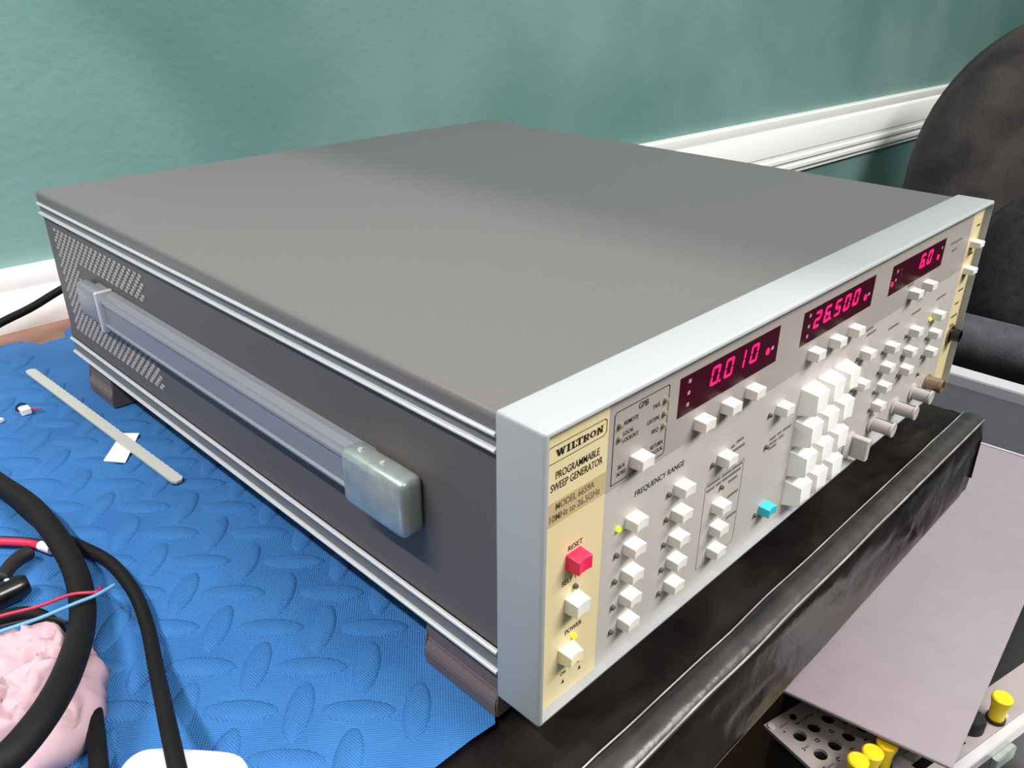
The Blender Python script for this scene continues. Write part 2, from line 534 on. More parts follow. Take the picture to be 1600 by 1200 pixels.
for x in (0.012, W - 0.02):
    for z in (0.02, 0.118):
        obj('rear_foot', B(x - 0.008, x + 0.008, D - 0.0005, D + 0.010, z - 0.008, z + 0.010, bev=0.002), M['foot'], sg)
# vents: slots in slanting rows behind and around the handle
bm = bmesh.new()
for r_ in range(29):
    z = 0.0345 + r_ * 0.0026
    for c in range(-16, 34):
        y = 0.458 + 0.0052 - (c - 3) * 0.0071 - r_ * 0.0031
        if not 0.318 < y < 0.4575: continue
        if 0.0545 < z < 0.0895 and y < 0.424: continue
        ys = 0.0019
        box(bm, 0.0020, 0.0027, y - ys, y + ys, z - 0.0008, z + 0.0008)
tag(obj('vent_slots', bm, M['slot'], sg), 'pale slots punched in slanting rows', kind='stuff')
# carrying handle on the left side
hd = obj('handle_strap', prism(bmesh.new(), [(0.0026, 0.0605), (-0.0035, 0.0612), (-0.0060, 0.0628), (-0.0066, 0.0645), (-0.0054, 0.0655), (-0.0054, 0.0785), (-0.0064, 0.0792),
                                (-0.0062, 0.0806), (-0.0040, 0.0812), (-0.0036, 0.0822), (-0.0010, 0.0848), (0.0026, 0.0850)], 'y', 0.098, 0.392), M['strap'], sg)
def cap(y0, y1, z0, z1, x):
    bm = B(x, 0.0024, y0, y1, z0, z1, bev=0.0036, seg=3)
    return bm
o = obj('end_cap', cap(0.0665, 0.1085, 0.0592, 0.0868, -0.0098), M['steel'], hd, smooth=True)
tag(o, 'worn chrome end cap')
o = obj('end_cap', cap(0.3735, 0.408, 0.0615, 0.0850, -0.0075), M['strap'], hd, smooth=True)
obj('cap_clip', B(-0.0088, 0.0024, 0.3690, 0.3720, 0.0598, 0.0868, bev=0.0008, seg=1), M['alu'], hd)
for y in (0.085, 0.10):
    obj('rivet', lathe(bmesh.new(), [(0.0014, 0), (0.0011, 0.0007), (0, 0.0009)], 10, 'z', (-0.004, y, 0.0867)), M['alu'], hd, smooth=True)
# feet
for x0, x1 in ((0.0018, 0.032), (W - 0.032, W - 0.0018)):
    for y0, y1 in ((0.0260, 0.0730), (0.418, 0.4600)):
        bm = bmesh.new()
        zf = MZ + 0.0002
        sgn = 1 if x0 < 0.1 else -1
        e0 = x0 if sgn > 0 else x1; e1 = x1 if sgn > 0 else x0
        prism(bm, [(e0 + sgn * 0.0025, 0.008), (e0 + sgn * 0.0025, -0.0035), (e0 + sgn * 0.0004, -0.0075), (e0, -0.0090), (e0 + sgn * 0.0006, zf), (e1, zf), (e1, 0.008)], 'y', y0, y1)
        bmesh.ops.bevel(bm, geom=list(bm.edges), offset=0.0008, segments=2, affect='EDGES')
        obj('foot', bm, M['foot'], sg)

# bezel: one painted casting with an opening for the panel
bm = bmesh.new()
fo = [(0, 0), (W, 0), (W, H), (0, H)]
t = 0.0019
fi = [(t, t), (W - t, t), (W - t, H - t), (t, H - t)]
yb = 0.0085
vo = [bm.verts.new((x, 0, z)) for x, z in fo]; vi = [bm.verts.new((x, 0, z)) for x, z in fi]
bo = [bm.verts.new((x, BD, z)) for x, z in fo]; bi = [bm.verts.new((x, yb, z)) for x, z in fi]
outer = []
for k in range(4):
    j = (k + 1) % 4
    bm.faces.new((vo[k], vo[j], vi[j], vi[k]))
    bm.faces.new((vo[j], vo[k], bo[k], bo[j]))
    bm.faces.new((vi[k], vi[j], bi[j], bi[k]))
bm.faces.new(bo); bm.faces.new(bi[::-1])
es = [e for e in bm.edges if all(v in vo or v in bo for v in e.verts)]
bmesh.ops.bevel(bm, geom=es, offset=0.0016, segments=3, affect='EDGES', profile=0.6)
obj('bezel', bm, M['bezel'], sg, smooth=True)

# front panel: colour fields as thin plates
def field(name, x0, x1, z0, z1, m, parent=sg, y=4.0):
    return obj(name, plate(bmesh.new(), x0, x1, z0, z1, y, 8.4), m, parent)
logo_p = field('logo_panel', 2.0, 38.3, 2.0, 130.8, M['cream'])
tan_p = obj('model_band', plate(bmesh.new(), 2.7, 38.2, 90.3, 100.3, 3.92, 5), M['tan'], logo_p)
upper_p = field('upper_panel', 38.3, 410.5, 89.6, 130.8, M['panel_dark'])
lower_p = field('lower_panel', 38.3, 410.5, 2.0, 89.6, M['panel'])
jack_p = field('jack_panel', 410.5, 430.0, 2.0, 130.8, M['cream'])

# logo
line_loop([(2.9, 121.4), (7.5, 123.1), (35.8, 123.1), (37.0, 122.2), (37.0, 117.6), (35.6, 116.4), (2.9, 116.4)], 0.38, logo_p, M['ink_brown'], 'logo_outline', closed=False)
def logo_letters():
    bm = bmesh.new()
    hgt, st, se = 2.7, 1.15, 0.42
    def quad(p):
        bm.faces.new([bm.verts.new((x * mm, PY - 0.00013, z * mm)) for x, z in p])
    def bar(x0, x1, z0, z1): quad([(x0, z0), (x1, z0), (x1, z1), (x0, z1)])
    def stroke(ax, az, bx, bz, w): quad([(ax - w / 2, az), (ax + w / 2, az), (bx + w / 2, bz), (bx - w / 2, bz)])
    x = 10.2; z0 = 118.3; z1 = z0 + hgt
    def serif(xa, xb, z): bar(xa, xb, z - se / 2, z + se / 2)
    # W
    for a, b, w in ((0.3, 1.3, st), (1.3, 2.2, .6), (2.2, 3.1, st), (3.1, 4.0, .6)):
        up = a in (0.3, 2.2)
        stroke(x + a, z1 if up else z0, x + b, z0 if up else z1, w)
    serif(x - .4, x + 1.1, z1); serif(x + 1.7, x + 2.9, z1); serif(x + 3.3, x + 4.7, z1)
    x += 5.1
    bar(x + .4, x + 1.5, z0, z1); serif(x, x + 1.9, z0); serif(x, x + 1.9, z1)           # I
    x += 2.4
    bar(x + .4, x + 1.5, z0, z1); serif(x, x + 2.9, z0); serif(x, x + 1.9, z1); bar(x + 2.4, x + 2.9, z0, z0 + .9)   # L
    x += 2.6
    bar(x + 1.1, x + 2.2, z0, z1); serif(x, x + 3.3, z1); serif(x + .7, x + 2.6, z0); bar(x, x + .45, z1 - .9, z1); bar(x + 2.85, x + 3.3, z1 - .9, z1)   # T
    x += 3.6
    bar(x + .3, x + 1.4, z0, z1); serif(x, x + 1.8, z0); bar(x, x + 2.6, z1 - .45, z1); bar(x + 1.4, x + 2.6, z0 + 1.05, z0 + 1.45); bar(x + 2.3, x + 3.2, z0 + 1.2, z1 - .2)
    stroke(x + 2.9, z0, x + 1.9, z0 + 1.2, 1.0)     # R
    x += 3.7
    n = 16                                         # O
    for k in range(n):
        a, b = 2 * math.pi * k / n, 2 * math.pi * (k + 1) / n
        cx, cz = x + 1.7, z0 + hgt / 2
        quad([(cx + 1.7 * math.cos(a), cz + 1.4 * math.sin(a)), (cx + 1.7 * math.cos(b), cz + 1.4 * math.sin(b)),
              (cx + .75 * math.cos(b), cz + 1.0 * math.sin(b)), (cx + .75 * math.cos(a), cz + 1.0 * math.sin(a))])
    x += 3.8
    bar(x + .3, x + 1.0, z0, z1); stroke(x + 2.9, z0, x + .7, z1, 1.2); bar(x + 2.6, x + 3.2, z0, z1); serif(x - .1, x + 1.4, z0); serif(x + 2.1, x + 3.7, z1)   # N
    return bm
obj('logo_lettering', logo_letters(), M['ink'], logo_p)
text('PROGRAMMABLE', 9.8, 109.4, 3.1, logo_p, M['ink'], 23.8)
text('SWEEP GENERATOR', 7.4, 104.9, 3.1, logo_p, M['ink'], 28.2)
text('MODEL 6659A', 10.2, 96.4, 2.9, logo_p, M['ink_brown'], 21.2, y=0.00385)
text('10MHz to 26.5GHz', 6.6, 92.0, 2.9, logo_p, M['ink_brown'], 28.4, y=0.00385)
text('RESET', 18.0, 74.2, 2.3, logo_p, M['ink'], 8.4)
text('SELF TEST', 15.2, 59.2, 2.3, logo_p, M['ink'], 14.0)
text('POWER', 18.2, 33.6, 2.3, logo_p, M['ink'], 10.0)
text('OFF', 26.4, 13.4, 1.8, logo_p, M['ink'], 3.9)
text('ON', 16.2, 13.3, 1.8, logo_p, M['ink'], 3.3)
for x, z in ((18.0, 8.6), (28.2, 9.0)):
    bm = bmesh.new()
    bm.faces.new([bm.verts.new(p) for p in ((x * mm - .0009, PY - .00012, z * mm), (x * mm + .0009, PY - .00012, z * mm), (x * mm, PY - .00012, z * mm + .0022))])
    obj('pointer_mark', bm, M['ink'], logo_p)
# bus box
line_loop([(41.5, 92.2), (41.5, 121.8), (42.7, 123.0), (74.6, 123.0), (75.5, 122.4), (75.5, 93.0), (74.7, 92.0), (42.0, 91.8)], 0.4, upper_p, M['ink'], 'box_outline')
for s, x, z, w in (('GPIB', 55.8, 119.4, 6.2), ('REMOTE', 47.3, 115.8, 8.6), ('LOCAL', 47.0, 111.4, 6.6), ('LOCKOUT', 47.1, 108.4, 9.8), ('TALK', 65.0, 115.8, 4.9),
                   ('LISTEN', 62.2, 110.0, 7.6), ('SRQ', 65.5, 104.7, 4.5), ('RETURN', 65.6, 97.4, 8.2), ('TO LOCAL', 65.9, 94.5, 8.4), ('BUS', 45.2, 97.4, 4.3), ('ADRS', 44.6, 94.5, 5.6)):
    text(s, x, z, 2.6 if s == 'GPIB' else 1.8, upper_p, M['ink'], w)
text('FREQUENCY RANGE', 57.6, 79.2, 2.7, lower_p, M['ink'], 34.4)
# option box on the lower panel
line_loop([(112.6, 12.0), (112.6, 57.0), (113.6, 59.4), (144.6, 59.6), (145.2, 58.8), (145.2, 12.6), (144.0, 11.4), (113.0, 11.2)], 0.3, lower_p, M['ink_grey'], 'box_outline')
# small print too small to read: short dashes
marks = [(114.2, 57.0, 10.5), (126.0, 57.0, 8), (135.0, 57.0, 9.0), (113.8, 54.2, 6.5), (121.5, 54.2, 4.2), (127, 54.2, 16), (132.9, 50.8, 7.8), (134.0, 41.8, 9.4), (135.3, 28.8, 9.0),
         (131.0, 70.4, 3.0), (135.5, 71.4, 6), (131.5, 67.4, 12), (169.0, 58.6, 6), (176.5, 58.8, 4), (182.0, 58.8, 8), (169.4, 55.8, 7.5), (178.5, 55.8, 5.0), (169.4, 53.2, 7.5),
         (299.8, 78.8, 14.5), (333.8, 78.4, 14.5), (375.0, 77.4, 15), (266, 88.0, 9), (331, 92.0, 8), (346, 92.0, 8), (316, 101.0, 9), (376, 113.4, 20), (381, 108, 9), (268, 84.5, 12)]
for x, z, w in marks:
    obj('small_print', plate(bmesh.new(), x, x + w, z, z + 1.5, 3.90, 3.99), M['ink_grey'], upper_p if z > 89.6 else lower_p)
for x, z, w in ((420.5, 116.5, 6), (417.0, 101.5, 8), (418.0, 97.5, 8), (417.0, 82.0, 7), (416.0, 72.4, 9), (416, 63, 7), (415, 53.5, 11), (416, 47, 7), (416, 33, 5)):
    obj('small_print', plate(bmesh.new(), x, x + w, z, z + 1.5, 3.90, 3.99), M['ink_brown'], jack_p)

# buttons -----------------------------------------------------------
def keycap(w0, h0, w1, h1, d, scoop, n=8, name='button', bev=0.28):
    """moulded cap: base w0 x h0, front w1 x h1, standing out by d (mm), front scooped"""
    bm = bmesh.new()
    def row(z, w, y, sc, nseg):
        out = []
        for k in range(nseg + 1):
            u = -1 + 2 * k / nseg
            out.append(bm.verts.new((u * w / 2 * mm, (y + sc * (1 - u * u)) * mm, z * mm)))
        return out
    fb = row(-h1 / 2, w1, -d, scoop, n); ft = row(h1 / 2, w1, -d, scoop, n)
    bb = row(-h0 / 2, w0, 0, 0, n); bt = row(h0 / 2, w0, 0, 0, n)
    for k in range(n):
        bm.faces.new((fb[k], fb[k + 1], ft[k + 1], ft[k]))
        bm.faces.new((ft[k], ft[k + 1], bt[k + 1], bt[k]))
        bm.faces.new((fb[k + 1], fb[k], bb[k], bb[k + 1]))
    bm.faces.new((fb[0], ft[0], bt[0], bb[0])); bm.faces.new((ft[n], fb[n], bb[n], bt[n]))
    bm.faces.new(bb + bt[::-1])
    bmesh.ops.recalc_face_normals(bm, faces=bm.faces)
    ed = [e for e in bm.edges if len(e.link_faces) == 2 and e.calc_face_angle(0) > R(45) and not all(abs(v.co.y) < 1e-7 for v in e.verts)]
    bmesh.ops.bevel(bm, geom=ed, offset=bev * mm, segments=2 if bev > .5 else 1, affect='EDGES')
    return mesh(name, bm, True)
bmesh_btn = keycap(8.2, 5.4, 7.6, 4.8, 6.2, 0.75)
def button(x, z, m, me=None, name='button', label=None, parent=sg):
    """x = left edge, z = top edge of the front face (mm)"""
    me0 = me or bmesh_btn
    key = me0.name + m.name
    if key not in CAPS:
        c = me0.copy(); c.materials.clear(); c.materials.append(m); CAPS[key] = c
    o = link(name, CAPS[key], None, parent, ((x + 3.8) * mm, PY, (z - 2.4) * mm))
    if label: o['label'] = label
    return o
CAPS = {}
ZR = (71.8, 58.9, 45.8, 33.2, 20.1)
btns = [(52.8, z) for z in ZR] + [(86.2, z) for z in ZR] + [(119.9, 71.7), (120.3, 45.7), (120.6, 33.1), (120.9, 20.0), (53.0, 100.2),
        (96.2, 99.5), (117.0, 99.4), (137.1, 99.4), (170.5, 78.1), (195.4, 99.2), (218.8, 98.8), (240.4, 98.4), (320.2, 98.2), (341.8, 98.0),
        (373.0, 69.9), (336.2, 69.6), (374.8, 56.5), (300.4, 70.0), (333.4, 56.9), (375.0, 43.6), (264.0, 77.5), (300.2, 56.9), (334.7, 43.9),
        (265.0, 58.0), (301.6, 43.5), (299.0, 31.7)]
for x, z in btns:
    button(x, z, M['button'])
button(169.1, 20.1, M['teal'], label='turquoise button')
big = keycap(8.4, 7.0, 7.7, 6.2, 6.4, 0.6, name='button')
button(17.5, 72.0, M['pink'], big, label='pink-red reset button')
button(17.8, 51.2, M['button'], big)
rock = keycap(9.0, 7.2, 7.2, 5.2, 6.4, 0.9, name='power_switch')
button(15.2, 27.4, M['ivory'], rock, 'power_switch', 'ivory power rocker switch')
sw = keycap(8.6, 4.6, 8.0, 3.8, 6.5, 0.4)
for x, z in ((416.2, 108.2), (416.0, 90.0)):
    button(x, z, M['button'], sw)
# keypad
kk = keycap(15.2, 15.6, 11.6, 11.6, 9.3, 1.3, n=10, bev=0.4, name='keypad_key')
for r_ in range(4):
    for c in range(3):
        o = link('keypad_key', kk, M['key'], sg, ((203.0 + 18.2 * c) * mm, PY, (15.8 + 18.25 * r_) * mm))
# indicator lamps
def led_mesh(r, d):
    return mesh('indicator_lamp', lathe(bmesh.new(), [(r * mm, 0), (r * mm, -d * .55 * mm), (r * .8 * mm, -d * .85 * mm), (0, -d * mm)], 12, 'y'), True)
lm = led_mesh(1.2, 1.7)
def led(x, z, m, parent, label=None):
    key = 'led' + m.name
    if key not in CAPS:
        c = lm.copy(); c.materials.append(m); CAPS[key] = c
    o = link('indicator_lamp', CAPS[key], None, parent, (x * mm, PY, z * mm))
    if label: o['label'] = label
ZL = (69.0, 56.2, 42.9, 29.4, 16.1)
for k, z in enumerate(ZL):
    led(47.8, z, M['led_green'] if k == 0 else M['led'], sg, 'lit yellow-green lamp' if k == 0 else None)
    led(82.0, z, M['led'], sg)
for x, z in ((115.6, 68.7), (126.2, 52.0), (164.2, 75.2), (165.6, 57.0), (165.0, 16.8), (331.4, 65.9), (371.0, 52.4), (297.0, 66.0), (331.8, 52.4), (371.1, 39.5), (260.4, 73.4),
             (297.2, 52.7), (332.0, 39.2), (371.1, 26.6), (297.0, 39.7), (296.0, 28.0), (261.0, 54.0)):
    led(x, z, M['led'], sg)
led(369.6, 66.2, M['led_yellow'], sg, 'faintly lit yellow lamp')
led(22.8, 55.6, M['led'], sg)
led(23.2, 30.6, M['led_yellow'], sg, 'lit yellow power lamp')
for x, z in ((44.6, 117.1), (44.7, 111.5), (73.1, 117.2), (73.1, 111.4), (73.2, 106.0)):
    led(x, z, M['led_amber'], sg)

# displays -----------------------------------------------------------
SEG = {'0': 'abcdef', '1': 'bc', '2': 'abged', '5': 'afgcd', '6': 'afgedc', '7': 'abc', '8': 'abcdefg'}
def digit(ch, x, z, h, w, parent, m, name='digit', th=1.15, point=False):
    bm = bmesh.new()
    sl = 0.16
    def q(x0, x1, z0, z1):
        c = min(x1 - x0, z1 - z0) / 2
        if x1 - x0 > z1 - z0:
            p = [(x0 + c, z0), (x1 - c, z0), (x1, z0 + c), (x1 - c, z1), (x0 + c, z1), (x0, z0 + c)]
        else:
            p = [(x0, z0 + c), (x0 + c, z0), (x1, z0 + c), (x1, z1 - c), (x0 + c, z1), (x0, z1 - c)]
        y0, y1 = 3.78 * mm, 3.90 * mm
        a = [bm.verts.new(((x + u + v * sl) * mm, y0, (z + v) * mm)) for u, v in p]
        b = [bm.verts.new(((x + u + v * sl) * mm, y1, (z + v) * mm)) for u, v in p]
        bm.faces.new(a); bm.faces.new(b[::-1])
        for k in range(6): bm.faces.new((a[k], a[(k + 1) % 6], b[(k + 1) % 6], b[k]))
    g = 0.12
    for s in SEG[ch]:
        if s == 'a': q(g + .3, w - g - .3, h - th, h)
        if s == 'g': q(g + .3, w - g - .3, h / 2 - th / 2, h / 2 + th / 2)
        if s == 'd': q(g + .3, w - g - .3, 0, th)
        if s == 'b': q(w - th, w, h / 2 + g, h - g)
        if s == 'c': q(w - th, w, g, h / 2 - g)
        if s == 'f': q(0, th, h / 2 + g, h - g)
        if s == 'e': q(0, th, g, h / 2 - g)
    if point: q(w + .7, w + 2.1, -.2, 1.2)
    return obj(name, bm, m, parent)
def window(x0, x1, z0, z1):
    return obj('display_window', plate(bmesh.new(), x0, x1, z0, z1, 3.9, 4.4), M['window'], sg)
def dot(x, z, r, parent, m):
    obj('indicator_dot', lathe(bmesh.new(), [(r * mm, 3.9 * mm), (r * mm, 3.75 * mm), (0, 3.7 * mm)], 12, 'y', (x * mm, 0, z * mm)), m, parent)
def pale(x, z, w, parent):
    obj('small_print', plate(bmesh.new(), x, x + w, z, z + 1.7, 3.84, 3.9), M['ink_pale'], parent)
w1 = window(82.6, 161.6, 104.6, 122.6)
for ch, x, pt in (('0', 105.0, True), ('0', 115.6, False), ('1', 125.4, False), ('0', 136.3, False)):
    digit(ch, x, 111.2, 8.6, 6.2, w1, M['digit'], point=pt)
dot(152.4, 112.4, 1.7, w1, M['digit'])
for z in (118.6, 113.3, 108.0): pale(88.6, z, 1.9, w1)
pale(155.4, 112.0, 2.4, w1)
w2 = window(184.3, 263.9, 104.2, 121.8)
for ch, x, pt in (('2', 195.6, False), ('6', 206.2, True), ('5', 217.4, False), ('0', 227.8, False), ('0', 238.4, False)):
    digit(ch, x, 110.4, 8.6, 6.4, w2, M['digit'], th=1.4, point=pt)
dot(254.4, 111.4, 1.8, w2, M['digit'])
for z in (118.0, 112.4, 107.2): pale(190.0, z, 1.9, w2)
pale(257.4, 111.4, 2.2, w2)
w3 = window(286.6, 365.6, 103.2, 120.8)
for ch, x, pt in (('6', 327.4, True), ('0', 338.2, False)):
    digit(ch, x, 109.6, 8.6, 6.6, w3, M['digit'], th=1.6, point=pt)
dot(357.0, 110.4, 1.8, w3, M['digit']); dot(289.4, 109.8, 1.5, w3, M['digit'])
digit('7', 296.6, 111.0, 5.6, 4.0, w3, M['digit_dim'], th=0.8)
pale(293.4, 115.4, 2, w3); pale(293.0, 110.4, 1.8, w3); pale(360.2, 114.6, 1.8, w3)

# rotary controls and connectors on the right half -------------------
for x, z, d in ((369.3, 14.0, 13), (340.0, 14.1, 14.4), (304.5, 16.0, 14.3)):
    bm = lathe(bmesh.new(), [(6.2 * mm, 0), (6.2 * mm, -1.2 * mm), (4.6 * mm, -1.6 * mm), (4.3 * mm, -(d - 1.2) * mm), (4.9 * mm, -(d - 1.0) * mm), (4.6 * mm, -d * mm), (0, -d * mm)], 20, 'y', (x * mm, PY, z * mm))
    o = obj('knob', bm, M['knob'], sg, smooth=True)
    obj('pointer_line', plate(bmesh.new(), x - 0.3, x + 0.3, z + 4.2, z + 4.75, 4 - d + 1.2, 4 - 2), M['ink_grey'], o)
# pointer dial with an upright fin
o = obj('dial', lathe(bmesh.new(), [(8.5 * mm, 0), (8.5 * mm, -1.0 * mm), (7.4 * mm, -1.6 * mm), (0, -1.6 * mm)], 24, 'y', (0.2745, PY, 0.0125)), M['panel'], sg, smooth=True)
obj('dial_fin', B(0.2745, 0.2790, -0.0074, 0.0026, 0.0050, 0.0192, bev=0.0006, seg=1), M['panel'], o)
o = obj('connector', lathe(bmesh.new(), [(5.6 * mm, 0), (5.6 * mm, -1.5 * mm), (4.8 * mm, -1.8 * mm), (4.8 * mm, -9 * mm), (5.2 * mm, -9.3 * mm), (5.2 * mm, -11.5 * mm), (3.8 * mm, -11.5 * mm), (3.6 * mm, -7 * mm), (0, -7 * mm)], 20, 'y', (0.3943, PY, 0.0130)), M['knob_tan'], sg, smooth=True)
o = obj('connector', lathe(bmesh.new(), [(6.0 * mm, 0), (6.0 * mm, -1.4 * mm), (4.4 * mm, -1.8 * mm), (4.4 * mm, -7 * mm), (3.2 * mm, -7 * mm), (3.0 * mm, -4 * mm), (0, -4 * mm)], 20, 'y', (0.4215, PY, 0.0405)), M['black_gloss'], sg, smooth=True)
obj('connector_ring', lathe(bmesh.new(), [(7.0 * mm, 0), (7.0 * mm, -0.9 * mm), (6.0 * mm, -1.0 * mm), (0, -1.0 * mm)], 18, 'y', (0.4215, PY, 0.0405)), M['knob_tan'], o)

# ------------------------------------------------------------------ things lying on the mat
def mmv(L_): return [(x * mm, y * mm, z * mm) for x, y, z in L_]
MT = MZ + 0.0012                 # tread tops
# nylon strip with one saw-toothed edge
bm = bmesh.new()
a = Vector((-0.0202, 0.524)); b = Vector((-0.0101, 0.2905)); d = (b - a).normalized(); nrm = Vector((-d.y, d.x)); Ln = (b - a).length
n = 76
up, dn = [], []
for k in range(n + 1):
    p = a + d * (Ln * k / n)
    w = 0.0036
    if k in (0, n): w = 0.0018
    up.append(p + nrm * (w + (0.0004 if k % 2 else 0))); dn.append(p - nrm * w)
pr_ = [(p.x, p.y) for p in up] + [(p.x, p.y) for p in dn[::-1]]
prism(bm, pr_, 'z', MT + 0.0010, MT + 0.0026)
tag(obj('nylon_strip', bm, M['tie']), 'long milky nylon strip lying across the scrap of paper', 'strip')
bm = bmesh.new()
prism(bm, [(-0.0097, 0.3772), (-0.0011, 0.3687), (-0.0235, 0.3379), (-0.0324, 0.3500)], 'z', MT + 0.0002, MT + 0.0007)
tag(obj('paper_scrap', bm, M['paper']), 'white four-cornered scrap of paper under the nylon strip', 'paper')
# little plug with two wires
t_ = thing('wire_connector', (-0.0455, 0.455, MT), 'tiny white plug with a black wire loop and red tail', 'connector')
o = obj('housing', B(-0.0487, -0.0420, 0.4505, 0.4575, MT, MT + 0.005, bev=0.0006, seg=1), M['white'], t_)
obj('black_lead', tube(bmesh.new(), mmv([(-48.6, 456, -13.6), (-49.4, 459.5, -13.6), (-47.6, 464.4, -13.6), (-43.8, 467.4, -13.6), (-41.8, 462.5, -13.6), (-43.0, 457.0, -13.6)]), 0.0007, 8), M['black'], t_, smooth='all')
for k in (0, 1):
    obj('red_lead', tube(bmesh.new(), mmv([(-42.4, 455 - 1.6 * k, -13.6), (-40, 453.6 - 2 * k, -13.8), (-36.0, 451.0 - 1.2 * k, -14.2)]), 0.0005, 8), M['crimson_wire'], t_, smooth='all')
bm = bmesh.new()
prism(bm, [(-0.070, 0.4560), (-0.0620, 0.4575), (-0.0596, 0.4530), (-0.066, 0.4500)], 'z', MT, MT + 0.0022)
tag(obj('plastic_scrap', bm, M['white']), 'small white plastic scrap at the left edge of the mat', 'scrap')

# cables
def cable(name, pts, r, m, label, seg=14, cat='cable'):
    return tag(obj(name, tube(bmesh.new(), mmv(pts), r, seg), m, smooth='all'), label, cat)
cable('power_cable', [(-320, 560, -10.5), (-220, 556, -10.5), (-150, 535, -10.5), (-112, 490, -10), (-97, 425, -4.6), (-94.2, 373, -4.6), (-91.0, 347, -4.6), (-85.8, 309.0, -4.6), (-87.0, 261.4, -3.6), (-91.3, 226.6, -4.0), (-101.0, 193.8, -3.0), (-117.3, 156.8, 7),
                      (-132.8, 132.4, 13), (-146.8, 120.3, 14), (-156.8, 117.3, 13), (-175, 117, 8), (-205, 122, -4), (-235, 130, -10)], 0.0059, M['cable'], 'thickest black cable curving over the pale pink cloth')
cable('power_lead', [(-300, 530, -13.5), (-180, 502, -13.5), (-118, 455, -13.6), (-92, 385, -13.9), (-89, 350, -13.9), (-86.5, 315, -14), (-83.5, 290, -13.9), (-78.0, 268, -13.2), (-72.8, 245, -12.3), (-71.8, 226.0, -12.3), (-73.6, 203.4, -12.3), (-79.3, 177.6, -12.0), (-89.3, 144.6, -8), (-101.6, 102.8, 6),
                     (-110.1, 74.0, 13.2), (-118, 48.0, 12), (-130, 20, 2), (-140, -10, -16)], 0.0033, M['cable'], 'slimmer black cable running over the white charger')
cable('data_cable', [(-320, 250, -12.0), (-230, 240, -12.0), (-170, 236, -12.0), (-140, 236.5, -12.0), (-117.8, 230, -12.0), (-110.2, 213.3, -12.0), (-112, 192, -12.0), (-114, 172, -12.0), (-114.0, 156, -12.0), (-118.3, 140.2, -12.0), (-125.9, 116.1, -12.0), (-133, 96, -12.0), (-140, 70, -12.0)],
      0.0036, M['cable'], 'black cable emerging from under the pale pink cloth')
# red and black lead pair with a white ferrule
t_ = thing('test_lead', (-0.103, 0.292, MT), 'bright red and black lead pair with a white ferrule', 'lead')
obj('red_wire', tube(bmesh.new(), mmv([(-320, 330, -13), (-230, 334, -13), (-150, 324, -13), (-125, 316, -13), (-115.9, 310.7, -13), (-106.5, 300.6, -13), (-96.6, 288.9, -13), (-92.0, 280.5, -13)]), 0.0021, 10), M['red_wire'], t_, smooth='all')
obj('black_wire', tube(bmesh.new(), mmv([(-320, 336, -14), (-230, 340, -14), (-150, 329, -14), (-125, 321, -14), (-114.9, 315.2, -14), (-104.5, 304.8, -14), (-94.8, 293.0, -14), (-89.8, 285, -14)]), 0.0012, 10), M['black'], t_, smooth='all')
obj('ferrule', tube(bmesh.new(), mmv([(-92.4, 281.4, -12.8), (-89.4, 273.2, -12.8)]), 0.0027, 12, 1), M['white'], t_, smooth=True)
# black plug at the left edge
t_ = thing('barrel_plug', (-0.112, 0.258, MT), 'black barrel plug on a short lead beside the red wire', 'plug')
obj('lead', tube(bmesh.new(), mmv([(-117.0, 262.5, -10.5), (-110.5, 270.0, -10.5), (-104.5, 275.0, -10.8), (-98.8, 277.6, -11.5)]), 0.0038, 12), M['black'], t_, smooth='all')
obj('plug_body', lathe(bmesh.new(), [(0, -0.016), (0.0052, -0.016), (0.0062, -0.013), (0.0062, 0.010), (0.0045, 0.014), (0, 0.014)], 16, 'x', (-0.1225, 0.2485, MT + 0.0062)), M['black_gloss'], t_, smooth=True)
obj('contact', lathe(bmesh.new(), [(0.0012, 0), (0.0012, 0.0008), (0, 0.001)], 10, 'z', (-0.1165, 0.2500, MT + 0.0115)), M['alu'], t_, smooth=True)
cable('thin_wire', [(-300, 262, -14), (-210, 245, -13), (-160, 228, -4), (-140, 220.5, 0), (-128.1, 214.9, 2.6), (-113.8, 208.9, 3.2), (-100.6, 206.2, 3.6), (-91.7, 200.5, 3.2), (-88.0, 204.3, 0.6), (-86.5, 213, -5)], 0.0009, M['crimson_wire'], 'thin crimson wire crossing over the thickest cable', 8, 'wire')
cable('thin_wire', [(-300, 232, -14), (-225, 228, -13), (-175, 216, -3), (-145, 206.6, 2), (-131.6, 202.4, 4), (-116.8, 199.0, 4.2), (-100.8, 197.3, 4.4), (-92.3, 196.9, 4.0), (-82.7, 200.1, 2.6)], 0.0009, M['blue_wire'], 'thin pale blue wire crossing over the thickest cable', 8, 'wire')
cable('thin_wire', [(-300, 246, -14), (-215, 236, -13), (-165, 222, -4), (-145, 214, 0), (-134.9, 210.0, 2.0), (-122.5, 204.6, 2.4), (-112, 200.6, 0.5), (-106.5, 197, -4)], 0.0008, M['black'], 'thin dark wire beside the pale blue one', 8, 'wire')


